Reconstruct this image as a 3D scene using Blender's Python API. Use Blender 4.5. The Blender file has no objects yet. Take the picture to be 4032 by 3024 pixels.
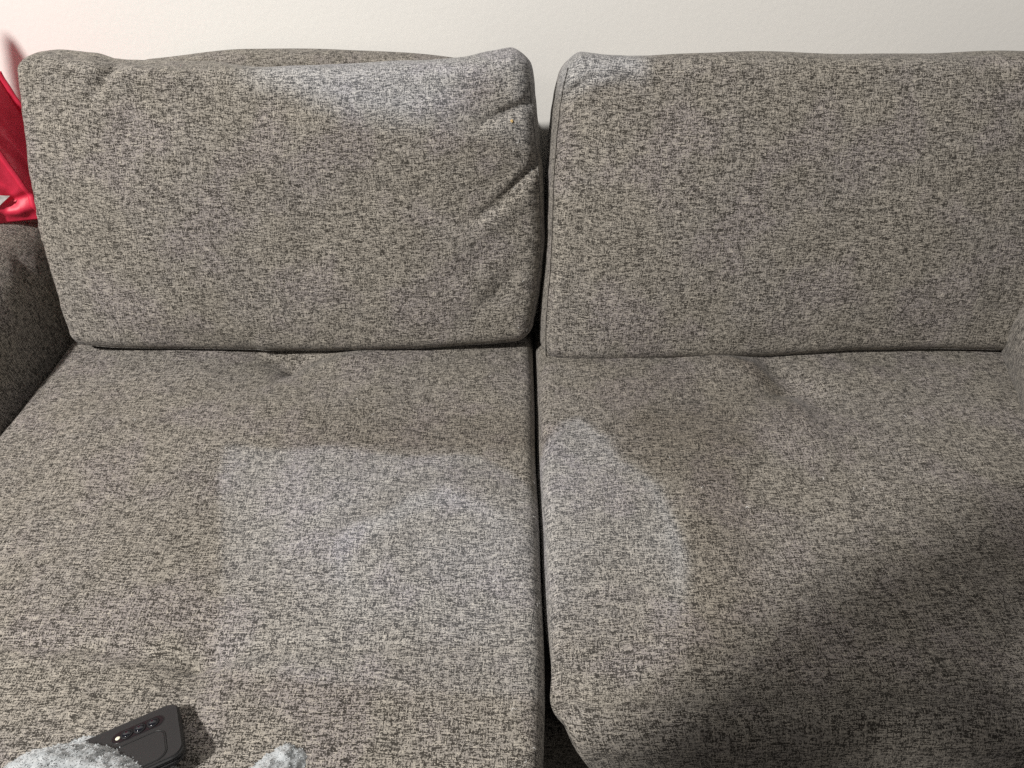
import bpy, bmesh, math, random
import numpy as np
from mathutils import Vector, Matrix, noise as mnoise

random.seed(7)
RNG = np.random.default_rng(11)
sc = bpy.context.scene
COL = sc.collection

# ------------------------------------------------------------------ camera
cam_d = bpy.data.cameras.new("camera")
cam = bpy.data.objects.new("camera", cam_d)
COL.objects.link(cam)
cam.location = (0.0, 0.0, 1.16)
cam.rotation_euler = (math.radians(90 - 38.5), 0, 0)
cam_d.sensor_width = 36.0
cam_d.lens = 27.03
cam_d.clip_start = 0.02
cam_d.clip_end = 60.0
sc.camera = cam

# ------------------------------------------------------------------ room light
world = bpy.data.worlds.new("World")
sc.world = world
world.use_nodes = True
wbg = world.node_tree.nodes["Background"]
wbg.inputs[0].default_value = (1.0, 0.96, 0.92, 1)
wbg.inputs[1].default_value = 0.135

def lamp(name, loc, energy, color, size):
    d = bpy.data.lights.new(name, 'POINT')
    d.energy = energy; d.color = color; d.shadow_soft_size = size
    o = bpy.data.objects.new(name, d)
    o.location = loc
    COL.objects.link(o)
    return o

lamp("ceiling_lamp", (-2.25, -1.04, 3.15), 745.0, (1.0, 0.965, 0.915), 0.10)
lamp("wall_lamp", (1.30, -1.0, 1.90), 12.0, (1.0, 0.955, 0.90), 0.10)

sc.view_settings.view_transform = 'Standard'
sc.view_settings.look = 'None'
sc.view_settings.gamma = 1.0
sc.view_settings.exposure = 0.0
sc.view_settings.use_curve_mapping = False
sc.cycles.use_denoising = False
sc.cycles.sample_clamp_indirect = 2.0

# ------------------------------------------------------------------ helpers
def tag(o, label=None, cat=None, group=None, kind=None):
    if label: o['label'] = label
    if cat: o['category'] = cat
    if group: o['group'] = group
    if kind: o['kind'] = kind
    return o

def empty(name, loc=(0, 0, 0)):
    o = bpy.data.objects.new(name, None)
    o.location = loc
    o.empty_display_size = 0.05
    COL.objects.link(o)
    return o

def put(o, parent):
    if parent is not None:
        bpy.context.view_layer.update()
        o.parent = parent
        o.matrix_parent_inverse = parent.matrix_world.inverted()
    return o

def mesh_obj(name, verts, faces, mat, parent=None, uvs=None, smooth=True, attrs=None):
    me = bpy.data.meshes.new(name)
    me.from_pydata([tuple(map(float, v)) for v in verts], [], [tuple(map(int, f)) for f in faces])
    if uvs is not None:
        ul = me.uv_layers.new(name="UVMap")
        ul.data.foreach_set("uv", np.asarray(uvs, dtype=np.float32).ravel())
    if attrs:
        for k, v in attrs.items():
            a = me.attributes.new(k, 'FLOAT', 'POINT')
            a.data.foreach_set("value", np.asarray(v, dtype=np.float32))
    if smooth:
        me.polygons.foreach_set("use_smooth", [True] * len(me.polygons))
    me.materials.append(mat)
    me.update()
    o = bpy.data.objects.new(name, me)
    COL.objects.link(o)
    return put(o, parent)

def sstep(a, b, x):
    t = np.clip((np.asarray(x, float) - a) / (b - a), 0, 1)
    return t * t * (3 - 2 * t)

def box_grid(xs, ys, zs):
    """Closed box surface on the lattice xs * ys * zs: vertices, quads, loop UVs in metres."""
    nx, ny, nz = len(xs), len(ys), len(zs)
    idx = {}
    V = []; Fc = []; UV = []
    def vid(i, j, k):
        key = (i * ny + j) * nz + k
        q = idx.get(key)
        if q is None:
            q = idx[key] = len(V)
            V.append((xs[i], ys[j], zs[k]))
        return q
    for i in range(nx - 1):                       # front (low y) and rear
        for k in range(nz - 1):
            Fc.append((vid(i, 0, k), vid(i + 1, 0, k), vid(i + 1, 0, k + 1), vid(i, 0, k + 1)))
            UV += [(xs[i], zs[k]), (xs[i + 1], zs[k]), (xs[i + 1], zs[k + 1]), (xs[i], zs[k + 1])]
            j = ny - 1
            Fc.append((vid(i + 1, j, k), vid(i, j, k), vid(i, j, k + 1), vid(i + 1, j, k + 1)))
            UV += [(xs[i + 1], zs[k]), (xs[i], zs[k]), (xs[i], zs[k + 1]), (xs[i + 1], zs[k + 1])]
    for j in range(ny - 1):                       # sides: thread runs upwards
        for k in range(nz - 1):
            Fc.append((vid(0, j + 1, k), vid(0, j, k), vid(0, j, k + 1), vid(0, j + 1, k + 1)))
            UV += [(zs[k] + 3, ys[j + 1]), (zs[k] + 3, ys[j]), (zs[k + 1] + 3, ys[j]), (zs[k + 1] + 3, ys[j + 1])]
            i = nx - 1
            Fc.append((vid(i, j, k), vid(i, j + 1, k), vid(i, j + 1, k + 1), vid(i, j, k + 1)))
            UV += [(zs[k] + 5, ys[j]), (zs[k] + 5, ys[j + 1]), (zs[k + 1] + 5, ys[j + 1]), (zs[k + 1] + 5, ys[j])]
    for i in range(nx - 1):                       # bottom and top
        for j in range(ny - 1):
            Fc.append((vid(i, j + 1, 0), vid(i + 1, j + 1, 0), vid(i + 1, j, 0), vid(i, j, 0)))
            UV += [(xs[i], ys[j + 1] + 7), (xs[i + 1], ys[j + 1] + 7), (xs[i + 1], ys[j] + 7), (xs[i], ys[j] + 7)]
            k = nz - 1
            Fc.append((vid(i, j, k), vid(i + 1, j, k), vid(i + 1, j + 1, k), vid(i, j + 1, k)))
            c = zs[k] - ys[0]
            UV += [(xs[i], ys[j] + c), (xs[i + 1], ys[j] + c), (xs[i + 1], ys[j + 1] + c), (xs[i], ys[j + 1] + c)]
    return np.array(V, float), Fc, UV

def round_box(P, lo, hi, r):
    lo = np.array(lo, float); hi = np.array(hi, float); r = np.array(r, float) * np.ones(3)
    c = np.clip(P, lo + r, hi - r)
    d = (P - c) / r
    n = np.linalg.norm(d, axis=1, keepdims=True)
    n[n < 1e-9] = 1
    return c + d / n * r

def lin(a, b, step):
    return np.linspace(a, b, max(2, int(round((b - a) / step)) + 1))

def poly_dist(A, B, pts):
    """distance of (A,B) to a polyline whose points carry a weight; returns dist, weight, signed side"""
    pts = np.array(pts, float)
    best = np.full(A.shape, 1e9); wt = np.zeros(A.shape); side = np.zeros(A.shape)
    for p, q in zip(pts[:-1], pts[1:]):
        d = q[:2] - p[:2]; L2 = d @ d
        t = np.clip(((A - p[0]) * d[0] + (B - p[1]) * d[1]) / L2, 0, 1)
        ex = A - (p[0] + t * d[0]); ey = B - (p[1] + t * d[1])
        dd = np.hypot(ex, ey)
        m = dd < best
        best[m] = dd[m]; wt[m] = (p[2] + t * (q[2] - p[2]))[m]
        side[m] = np.sign(d[0] * ey - d[1] * ex)[m]
    return best, wt, side

def crease(A, B, pts, width):
    d, w, s = poly_dist(A, B, pts)
    return w * np.exp(-(d / width) ** 2)

def polymask(A, B, poly, soft):
    """1 inside a closed outline, feathered over soft metres"""
    pts = [(p[0], p[1], 1.0) for p in poly]
    d, w, s_ = poly_dist(A, B, pts + pts[:1])
    ins = np.zeros(A.shape, bool)
    P_ = np.array(poly)
    for (x0, y0), (x1, y1) in zip(P_, np.roll(P_, -1, 0)):
        c_ = ((y0 > B) != (y1 > B)) & (A < (x1 - x0) * (B - y0) / (y1 - y0 + 1e-12) + x0)
        ins ^= c_
    return sstep(-soft, soft, np.where(ins, d, -d))

def undulate(A, B, seed, scale, n=14):
    r = np.random.default_rng(seed)
    out = np.zeros_like(A)
    for _ in range(n):
        th = r.uniform(0, 2 * np.pi); k = scale * r.uniform(.5, 1.6)
        out += np.sin(k * (A * np.cos(th) + B * np.sin(th)) + r.uniform(0, 6.28))
    return out / math.sqrt(n)

def tube(name, pts, rad, mat, parent=None, seg=6, closed=False):
    pts = [Vector(p) for p in pts]
    n = len(pts); V = []; Fc = []
    for i, p in enumerate(pts):
        a = pts[(i - 1) % n] if (closed or i) else p
        b = pts[(i + 1) % n] if (closed or i < n - 1) else p
        t = (b - a).normalized()
        u = t.cross(Vector((0.13, 0.97, 0.2))).normalized(); v = t.cross(u)
        rr = rad[i] if hasattr(rad, '__len__') else rad
        for s in range(seg):
            an = 2 * math.pi * s / seg
            V.append(p + (u * math.cos(an) + v * math.sin(an)) * rr)
    for i in range(n if closed else n - 1):
        for s in range(seg):
            i2 = (i + 1) % n
            Fc.append((i * seg + s, i * seg + (s + 1) % seg, i2 * seg + (s + 1) % seg, i2 * seg + s))
    if not closed:
        Fc.append(tuple(range(seg - 1, -1, -1))); Fc.append(tuple((n - 1) * seg + s for s in range(seg)))
    return mesh_obj(name, V, Fc, mat, parent)

# ------------------------------------------------------------------ materials
class NT:
    def __init__(self, name):
        self.m = bpy.data.materials.new(name)
        self.m.use_nodes = True
        self.t = self.m.node_tree
        self.b = self.t.nodes["Principled BSDF"]
    def n(self, kind, **kw):
        nd = self.t.nodes.new(kind)
        for k, v in kw.items():
            if k.startswith('i_'):
                nd.inputs[int(k[2:])].default_value = v
            else:
                setattr(nd, k, v)
        return nd
    def l(self, a, b):
        self.t.links.new(a, b)
    def math(self, op, a, b=None, c=None, clamp=False):
        nd = self.n('ShaderNodeMath', operation=op, use_clamp=clamp)
        for i, x in enumerate((a, b, c)):
            if x is None: continue
            if isinstance(x, (int, float)): nd.inputs[i].default_value = x
            else: self.l(x, nd.inputs[i])
        return nd.outputs[0]
    def rng(self, x, a, b, c=0.0, d=1.0, smooth=True):
        nd = self.n('ShaderNodeMapRange')
        nd.interpolation_type = 'SMOOTHSTEP' if smooth else 'LINEAR'
        self.l(x, nd.inputs[0])
        for i, v in zip((1, 2, 3, 4), (a, b, c, d)):
            if isinstance(v, (int, float)): nd.inputs[i].default_value = v
            else: self.l(v, nd.inputs[i])
        return nd.outputs[0]
    def mix(self, f, a, b, blend='MIX'):
        nd = self.n('ShaderNodeMix', data_type='RGBA', blend_type=blend)
        if isinstance(f, (int, float)): nd.inputs[0].default_value = f
        else: self.l(f, nd.inputs[0])
        for i, x in ((6, a), (7, b)):
            if isinstance(x, tuple): nd.inputs[i].default_value = (*x, 1)
            else: self.l(x, nd.inputs[i])
        return nd.outputs[2]
    def noise(self, vec, scale, detail=2.0, rough=0.5, dims='2D'):
        nd = self.n('ShaderNodeTexNoise', noise_dimensions=dims)
        self.l(vec, nd.inputs['Vector'])
        nd.inputs['Scale'].default_value = scale
        nd.inputs['Detail'].default_value = detail
        nd.inputs['Roughness'].default_value = rough
        return nd.outputs[0]
    def mapping(self, vec, sx, sy, sz=1.0, loc=(0, 0, 0)):
        nd = self.n('ShaderNodeMapping')
        self.l(vec, nd.inputs[0])
        nd.inputs['Scale'].default_value = (sx, sy, sz)
        nd.inputs['Location'].default_value = loc
        return nd.outputs[0]

def fabric_material(name, light=(0.315, 0.289, 0.251), dark=(0.023, 0.020, 0.016), faded=False):
    g = NT(name)
    uv = g.n('ShaderNodeUVMap', uv_map="UVMap").outputs[0]
    # threads wander a little
    w = g.n('ShaderNodeTexNoise', noise_dimensions='2D')
    g.l(uv, w.inputs['Vector']); w.inputs['Scale'].default_value = 7.0; w.inputs['Detail'].default_value = 1.0
    sub = g.n('ShaderNodeVectorMath', operation='SUBTRACT'); g.l(w.outputs[1], sub.inputs[0]); sub.inputs[1].default_value = (.5, .5, .5)
    scl = g.n('ShaderNodeVectorMath', operation='SCALE'); g.l(sub.outputs[0], scl.inputs[0]); scl.inputs['Scale'].default_value = 0.007
    add = g.n('ShaderNodeVectorMath', operation='ADD'); g.l(uv, add.inputs[0]); g.l(scl.outputs[0], add.inputs[1])
    p = add.outputs[0]
    sp = g.n('ShaderNodeSeparateXYZ'); g.l(p, sp.inputs[0])
    u, v = sp.outputs[0], sp.outputs[1]
    N = 1150.0                                    # threads per metre
    row = g.math('FLOOR', g.math('MULTIPLY', v, N))
    colm = g.math('FLOOR', g.math('MULTIPLY', u, N))
    def vec(a, b):
        c = g.n('ShaderNodeCombineXYZ'); g.l(a, c.inputs[0]); g.l(b, c.inputs[1]); return c.outputs[0]
    # each yarn changes shade along its length, independently of its neighbours
    weft = g.noise(vec(g.math('MULTIPLY', u, 78.0), g.math('MULTIPLY', row, 7.317)), 1.0, 3.0, .68)
    warp = g.noise(vec(g.math('MULTIPLY', colm, 5.713), g.math('MULTIPLY', v, 84.0)), 1.0, 3.0, .68)
    blot = g.noise(g.mapping(p, 1, 1.5), 95.0, 3.0, 0.62)
    wn = g.n('ShaderNodeTexWhiteNoise', noise_dimensions='2D'); g.l(vec(row, colm), wn.inputs['Vector'])
    fine = wn.outputs[0]
    shift = g.math('MULTIPLY', g.math('SUBTRACT', blot, 0.5), 0.05)
    # which of the two yarns lies on top changes from crossing to crossing
    over = g.math('GREATER_THAN', fine, 0.60)
    k = g.n('ShaderNodeMix', data_type='FLOAT')
    g.l(over, k.inputs[0]); g.l(weft, k.inputs[2]); g.l(warp, k.inputs[3])
    yarn = g.math('ADD', k.outputs[0], shift)
    dark_m = g.rng(yarn, 0.46, 0.56)
    light_m = g.rng(yarn, 0.42, 0.35)
    # yarn colour drifts a little: beige, cool grey, mauve
    tint = g.noise(g.mapping(uv, 1, 1, 1, (5.1, 2.2, 0)), 6.0, 3.0, 0.6)
    tint2 = g.noise(g.mapping(uv, 1, 1, 1, (1.1, 9.2, 0)), 9.0, 2.0, 0.6)
    base = g.mix(g.rng(tint, 0.40, 0.64), light, (light[0] * 0.98, light[1] * 0.985, light[2] * 1.03))
    base = g.mix(g.math('MULTIPLY', g.rng(tint2, 0.47, 0.66), 0.7), base, (light[0] * 1.0, light[1] * 0.975, light[2] * 1.09))
    base = g.mix(g.math('MULTIPLY', light_m, 0.8), base, (light[0] * 1.55, light[1] * 1.55, light[2] * 1.53))
    col = g.mix(g.math('MULTIPLY', dark_m, 0.92), base, dark)
    if faded:
        at = g.n('ShaderNodeAttribute', attribute_name="faded").outputs['Fac']
        ed = g.noise(g.mapping(p, 26, 60), 1.0, 3.0, 0.6)
        fm = g.rng(g.math('ADD', at, g.math('MULTIPLY', g.math('SUBTRACT', ed, 0.5), 0.22)), 0.0, 1.1, smooth=False)
        pale = g.mix(0.05, col, (0.62, 0.66, 0.72))
        pale = g.mix(1.0, pale, (1.38, 1.46, 1.62), 'MULTIPLY')
        dm = g.n('ShaderNodeAttribute', attribute_name="damp_and_shade").outputs['Fac']  # damp marks, plus painted shade at the right seat's fold
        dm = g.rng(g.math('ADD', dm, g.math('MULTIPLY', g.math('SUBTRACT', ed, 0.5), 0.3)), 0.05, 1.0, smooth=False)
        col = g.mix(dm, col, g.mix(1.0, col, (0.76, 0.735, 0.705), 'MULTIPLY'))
        col = g.mix(fm, col, pale)
    g.l(col, g.b.inputs['Base Color'])
    g.b.inputs['Roughness'].default_value = 0.92
    g.b.inputs['Specular IOR Level'].default_value = 0.15
    g.b.inputs['Sheen Weight'].default_value = 0.10
    g.b.inputs['Sheen Roughness'].default_value = 0.5
    bp = g.n('ShaderNodeBump')
    bp.inputs['Strength'].default_value = 0.5
    bp.inputs['Distance'].default_value = 0.0010
    hgt = g.math('SUBTRACT', g.math('ADD', light_m, g.math('MULTIPLY', fine, 0.9)), dark_m)
    g.l(hgt, bp.inputs['Height'])
    g.l(bp.outputs[0], g.b.inputs['Normal'])
    return g.m

def plain(name, col, rough=0.5, spec=0.5, metal=0.0, coat=0.0):
    g = NT(name)
    g.b.inputs['Base Color'].default_value = (*col, 1)
    g.b.inputs['Roughness'].default_value = rough
    g.b.inputs['Specular IOR Level'].default_value = spec
    g.b.inputs['Metallic'].default_value = metal
    g.b.inputs['Coat Weight'].default_value = coat
    return g.m

M_FAB = fabric_material("grey_slub_fabric")
M_FADE = fabric_material("grey_slub_fabric_with_faded_marks", faded=True)

g = NT("seam_thread")
nz = g.noise(g.n('ShaderNodeTexCoord').outputs['Object'], 420.0, 1.0, 0.5, '3D')
g.l(g.mix(g.rng(nz, 0.4, 0.62), (0.21, 0.20, 0.185), (0.05, 0.045, 0.04)), g.b.inputs['Base Color'])
g.b.inputs['Roughness'].default_value = 0.9
M_SEAM = g.m
M_SEAM_DARK = plain("dark_seam_thread", (.022, .019, .016), .9, .1)

g = NT("painted_wall")
oc = g.n('ShaderNodeTexCoord').outputs['Object']
n1 = g.noise(oc, 1.3, 2.0, 0.5, '3D')
g.l(g.mix(n1, (0.87, 0.858, 0.83), (0.885, 0.872, 0.842)), g.b.inputs['Base Color'])
g.b.inputs['Roughness'].default_value = 0.62
g.b.inputs['Specular IOR Level'].default_value = 0.3
bp = g.n('ShaderNodeBump'); bp.inputs['Strength'].default_value = 0.14; bp.inputs['Distance'].default_value = 0.002
g.l(g.math('ADD', g.noise(oc, 95.0, 3.0, 0.55, '3D'), g.math('MULTIPLY', g.noise(oc, 11.0, 1.0, 0.5, '3D'), 0.6)), bp.inputs['Height'])
g.l(bp.outputs[0], g.b.inputs['Normal'])
M_WALL = g.m

g = NT("carpet_floor")
oc = g.n('ShaderNodeTexCoord').outputs['Object']
g.l(g.mix(g.noise(oc, 240.0, 2.0, 0.6, '3D'), (0.05, 0.042, 0.036), (0.13, 0.11, 0.095)), g.b.inputs['Base Color'])
g.b.inputs['Roughness'].default_value = 0.95
M_FLOOR = g.m

# ------------------------------------------------------------------ the setting
def slab(name, lo, hi, mat, parent=None):
    x0, y0, z0 = lo; x1, y1, z1 = hi
    V = [(x0, y0, z0), (x1, y0, z0), (x1, y1, z0), (x0, y1, z0), (x0, y0, z1), (x1, y0, z1), (x1, y1, z1), (x0, y1, z1)]
    F = [(3, 2, 1, 0), (4, 5, 6, 7), (0, 1, 5, 4), (1, 2, 6, 5), (2, 3, 7, 6), (3, 0, 4, 7)]
    return mesh_obj(name, V, F, mat, parent, smooth=False)

WALL_Y = 1.378
tag(slab("wall", (-2.6, WALL_Y, 0.0), (2.6, WALL_Y + 0.1, 2.4), M_WALL), kind='structure')
tag(slab("floor", (-2.6, -1.6, -0.05), (2.6, WALL_Y, 0.0), M_FLOOR), kind='structure')

# ------------------------------------------------------------------ sofa
sofa = empty("sofa", (0.035, 0.75, 0.0))
tag(sofa, "grey slub fabric sofa with tufted seat and arms, pushed against white wall", "sofa")
SEAT_Z = 0.45

def seat_left():
    lo = (-0.712, -0.14, 0.25); hi = (0.0345, 1.27, SEAT_Z)
    xs = lin(lo[0], hi[0], .0045)
    ys = np.concatenate([lin(lo[1], 0.2, .015)[:-1], lin(0.2, hi[1], .0045)])
    zs = lin(lo[2], hi[2], .012)
    P, Fc, UV = box_grid(xs, ys, zs)
    Q = round_box(P, lo, hi, (.018, .06, .028))
    x, y, z = Q.T.copy()
    top = sstep(SEAT_Z - 0.06, SEAT_Z - 0.01, P[:, 2])
    u = (x - lo[0]) / (hi[0] - lo[0]) * 2 - 1
    h = 0.010 * (1 - u ** 2)
    # tufts
    for tx, ty, dp, sg in ((-0.337, 0.945, .015, .038), (-0.322, 0.432, .005, .030)):
        d = np.hypot((x - tx) * 0.85, y - ty)
        h -= dp * np.exp(-(d / sg) ** 1.3)
        h -= dp * 0.42 * np.exp(-(d / 0.11) ** 2)
    h -= crease(x, y, [(-0.45, 1.01, .002), (-0.40, .975, .005), (-0.337, .945, .006), (-0.29, .965, .004), (-0.20, 1.0, .001)], .018)
    h -= crease(x, y, [(-0.337, .955, .008), (-.350, .915, .004), (-.358, .89, 0)], .008)
    h += crease(x, y, [(-0.31, .935, .004), (-.26, .945, .006), (-.18, .96, .0)], .020)
    h -= crease(x, y, [(-0.322, .432, .004), (-.37, .438, .0035), (-.43, .448, .003), (-.52, .452, 0)], .010)
    h -= crease(x, y, [(-0.322, .432, .004), (-.30, .446, .003), (-.24, .452, .0)], .010)
    h -= crease(x, y, [(-.68, .462, .001), (-.52, .455, .0035), (-.40, .447, .004), (-.322, .436, .005), (-.24, .448, .004), (-.10, .455, .003), (0, .46, 0)], .009)
    h -= crease(x, y, [(-0.33, .84, .0), (-.325, .70, .0045), (-.32, .55, .005), (-.322, .44, .005)], .055)
    h += 0.0022 * undulate(x, y, 5, 16) + 0.0008 * undulate(x, y, 6, 55)
    z += h * top
    # the right hand edge wavers
    er = sstep(-0.03, hi[0], x)
    x += er * (0.0008 * np.sin(y * 13 + 1) + 0.0005 * np.sin(y * 31) - .0010)
    x -= er * .004 * sstep(.42, .3, y)
    # faded mark, kept in cloth coordinates
    gx = P[:, 0]; gy = P[:, 1]
    wob = 0.010 * undulate(gx, gy, 21, 30)
    wx, wy = gx + wob * .5, gy + .0025 * undulate(gx, gy, 23, 45)
    A_ = [(-.376, .751), (-.299, .745), (-.251, .749), (-.20, .742), (-.126, .738), (-.046, .735), (-.004, .717), (.031, .671), (.08, .62), (.08, .40), (-.05, .40), (-.193, .41), (-.305, .43), (-.339, .569), (-.361, .671)]
    f = polymask(wx, wy, A_, .008) * (.45 + .55 * sstep(.40, .60, gy + wob * 2)) * sstep(-.40, -.29, gx + wob * 2 + .02)
    f *= .56 + .08 * undulate(gx, gy, 22, 26)
    ring = [(-.160, .480, 0), (-.183, .531, .35), (-.194, .567, .6), (-.193, .583, .7), (-.186, .595, .8), (-.166, .611, .9), (-.144, .621, .9), (-.133, .637, .9), (-.12, .652, 1), (-.087, .659, 1), (-.055, .648, .7), (-.02, .625, .3), (.0, .60, 0)]
    f += crease(wx, wy, ring, .013) * .55 + .12 * polymask(wx, wy, [(r[0], r[1]) for r in ring] + [(.03, .52), (-.05, .46)], .02)
    damp_and_shade = polymask(wx, wy, [(-.088, .721), (-.028, .721), (.014, .687), (-.015, .671), (-.091, .679), (-.128, .64), (-.159, .618), (-.196, .576), (-.227, .597), (-.196, .64), (-.143, .671)], .014) * .75
    damp_and_shade += .75 * sstep(.74, .765, wy) * np.exp(-((gy - .765) / .075) ** 2) * sstep(-.45, -.15, gx)
    f = np.clip(f, 0, 1) * (P[:, 2] > SEAT_Z - .12)
    mesh_obj("seat_cushion", np.stack([x, y, z], 1), Fc, M_FADE, sofa, UV, attrs={"faded": f, "damp_and_shade": np.clip(damp_and_shade, 0, 1)})

def seat_right():
    lo = (0.0352, 0.375, 0.20); hi = (0.782, 1.27, SEAT_Z)
    P, Fc, UV = box_grid(lin(lo[0], hi[0], .0045), lin(lo[1], hi[1], .0045), lin(lo[2], hi[2], .007))
    Q = round_box(P, lo, hi, (.018, .060, .044))
    x, y, z = Q.T.copy()
    top = sstep(SEAT_Z - 0.07, SEAT_Z - 0.01, P[:, 2])
    u = (x - lo[0]) / (hi[0] - lo[0]) * 2 - 1
    h = 0.010 * (1 - u ** 2)
    tx, ty = 0.398, 0.878
    d = np.hypot((x - tx) * .9, y - ty)
    h -= .024 * np.exp(-(d / .040) ** 1.4) + .012 * np.exp(-(d / .12) ** 2)
    # the hump left of the tuft ends in a fold that arcs round the tuft
    d, w, s = poly_dist(x, y, [(.25, .955, 0), (.31, .945, .6), (.36, .922, 1), (.392, .885, 1.1), (.402, .835, .8), (.405, .77, .3), (.402, .68, 0)])
    h += .017 * w * np.where(s < 0, np.exp(-(d / .075) ** 1.5), np.exp(-(d / .024) ** 2))
    h -= crease(x, y, [(.385, .985, .001), (.390, .93, .003), (.398, .88, .005)], .018)
    h += crease(x, y, [(.42, .885, .003), (.48, .91, .006), (.58, .925, 0)], .030)
    h += 0.0022 * undulate(x, y, 8, 15) + 0.0008 * undulate(x, y, 9, 55)
    z += h * top
    # front drops away: rounded bolster front, tucked-in lower corners
    dn = np.clip((SEAT_Z - P[:, 2]) / 0.25, 0, 1)
    fr = sstep(lo[1] + .16, lo[1], y)
    x += fr * sstep(lo[0] + .30, lo[0], x) * .145 * dn ** 1.25
    y -= fr * .018 * np.sin(np.pi * np.clip(dn * 1.1, 0, 1))
    # pinched seam corner at the front left
    d = np.sqrt((x - lo[0]) ** 2 + (y - lo[1] - .03) ** 2 + (z - .425) ** 2)
    x -= .006 * np.exp(-(d / .016) ** 2)
    y += .010 * np.exp(-(np.hypot(d - .030, 0) / .010) ** 2) * .5
    x += sstep(.12, lo[0], x) * 0.0006 * np.sin(y * 15)
    gx = P[:, 0]; gy = P[:, 1]
    wob = 0.010 * undulate(gx, gy, 31, 26)
    wx, wy = gx + wob * .5, gy + .004 * undulate(gx, gy, 33, 45)
    A_ = [(-.03, .74), (.032, .754), (.069, .804), (.094, .813), (.127, .767), (.14, .72), (.166, .696), (.191, .672), (.199, .621), (.198, .567), (.187, .518), (.171, .468), (.143, .422), (.086, .40), (-.03, .40)]
    f = polymask(wx, wy, A_, .009) * (.15 + .85 * sstep(.44, .60, gy + wob * 2)) * (.55 + .09 * undulate(gx, gy, 32, 26))
    f += crease(wx, wy, [(.088, .809, .2), (.127, .767, .5), (.14, .72, .5), (.166, .696, .6), (.186, .668, .7), (.194, .621, .6), (.193, .567, .7), (.183, .518, .6), (.168, .468, 0)], .012) * .42
    damp_and_shade = polymask(wx, wy, [(.219, .672), (.266, .712), (.303, .696), (.301, .621), (.27, .518), (.233, .442), (.19, .432), (.188, .495), (.209, .587)], .022) * .65
    damp_and_shade += polymask(wx, wy, [(.129, .781), (.18, .82), (.30, .83), (.33, .76), (.29, .70), (.222, .688), (.173, .704), (.148, .737)], .025) * .8
    damp_and_shade += crease(gx, gy, [(.25, .958, 0), (.31, .948, .7), (.36, .924, 1), (.388, .885, 1), (.398, .835, .6), (.400, .77, 0)], .016) * .9  # shaded side of the fold, painted dark along its arc
    damp_and_shade += .5 * polymask(wx, wy, [(.10, .94), (.32, .935), (.385, .88), (.39, .80), (.30, .76), (.12, .82)], .05)  # the fold's painted shade carried over the hump beside it
    f = np.clip(f, 0, 1) * (P[:, 2] > SEAT_Z - .14)
    mesh_obj("seat_cushion", np.stack([x, y, z], 1), Fc, M_FADE, sofa, UV, attrs={"faded": f, "damp_and_shade": np.clip(damp_and_shade, 0, 1)})

seat_left()
seat_right()

def arm(sx, x_in, x_out, top, splay, y0=0.36):
    lo = (min(x_in, x_out), y0, 0.10); hi = (max(x_in, x_out), 1.30, top)
    P, Fc, UV = box_grid(lin(lo[0], hi[0], .010), lin(lo[1], hi[1], .010), lin(lo[2], hi[2], .010))
    Q = round_box(P, lo, hi, (.085, .06, .090))
    x, y, z = Q.T.copy()
    inner = sstep(.06, 0.0, np.abs(x - x_in))
    zz = np.clip((z - .40) / (top - .40), 0, 1)
    x -= sx * inner * (.016 if sx > 0 else -.006) * np.sin(np.pi * zz)
    z -= np.clip((1.02 - y) * .16, 0, .10) * sstep(.35, top, z)          # arms dip towards the front
    x += sx * inner * (.010 if sx > 0 else -.012) * sstep(.50, .40, z)
    x += .0025 * undulate(y, z, 40 + sx, 22) * inner
    x -= sx * inner * crease(y, z, [(1.06, .60, .006), (1.02, .55, .008), (.99, .52, 0)], .012) * -1
    z += .004 * undulate(x, y, 44 + sx, 12) * sstep(top - .05, top, z)
    # arms close in a little towards the front
    x -= sx * np.clip((1.03 - y) * splay, 0, .062)
    mesh_obj("arm", np.stack([x, y, z], 1), Fc, M_FAB, sofa, UV)

arm(-1, -0.730, -1.00, 0.605, 0.0)
arm(1, 0.788, 1.06, 0.605, .30)

def backrest(x0, x1, ztop):
    """upholstered panel behind a cushion, with big rounded top corners"""
    y0, y1 = 1.285, 1.362
    P, Fc, UV = box_grid(lin(x0, x1, .008), lin(y0, y1, .010), lin(0.30, ztop, .008))
    Q = round_box(P, (x0, y0, .30), (x1, y1, ztop), (.04, .030, .032))
    x, y, z = Q.T.copy()
    e = np.minimum(x - x0, x1 - x)
    dropf = sstep(0.42, ztop, z)
    z -= dropf * (.020 * sstep(.26, .0, e) + .10 * np.clip((.09 - e) / .09, 0, 1) ** 2)
    inset = sstep(.55, ztop, z)
    cx = (x0 + x1) / 2
    x = cx + (x - cx) * (1 - .03 * inset)
    y -= .16 * np.clip((ztop - z), 0, .5) * .36
    z += .0015 * undulate(x, z, 60, 25)
    mesh_obj("backrest", np.stack([x, y, z], 1), Fc, M_FAB, sofa, UV)

backrest(-0.70, 0.018, 0.803)
backrest(0.062, 0.78, 0.770)

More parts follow.
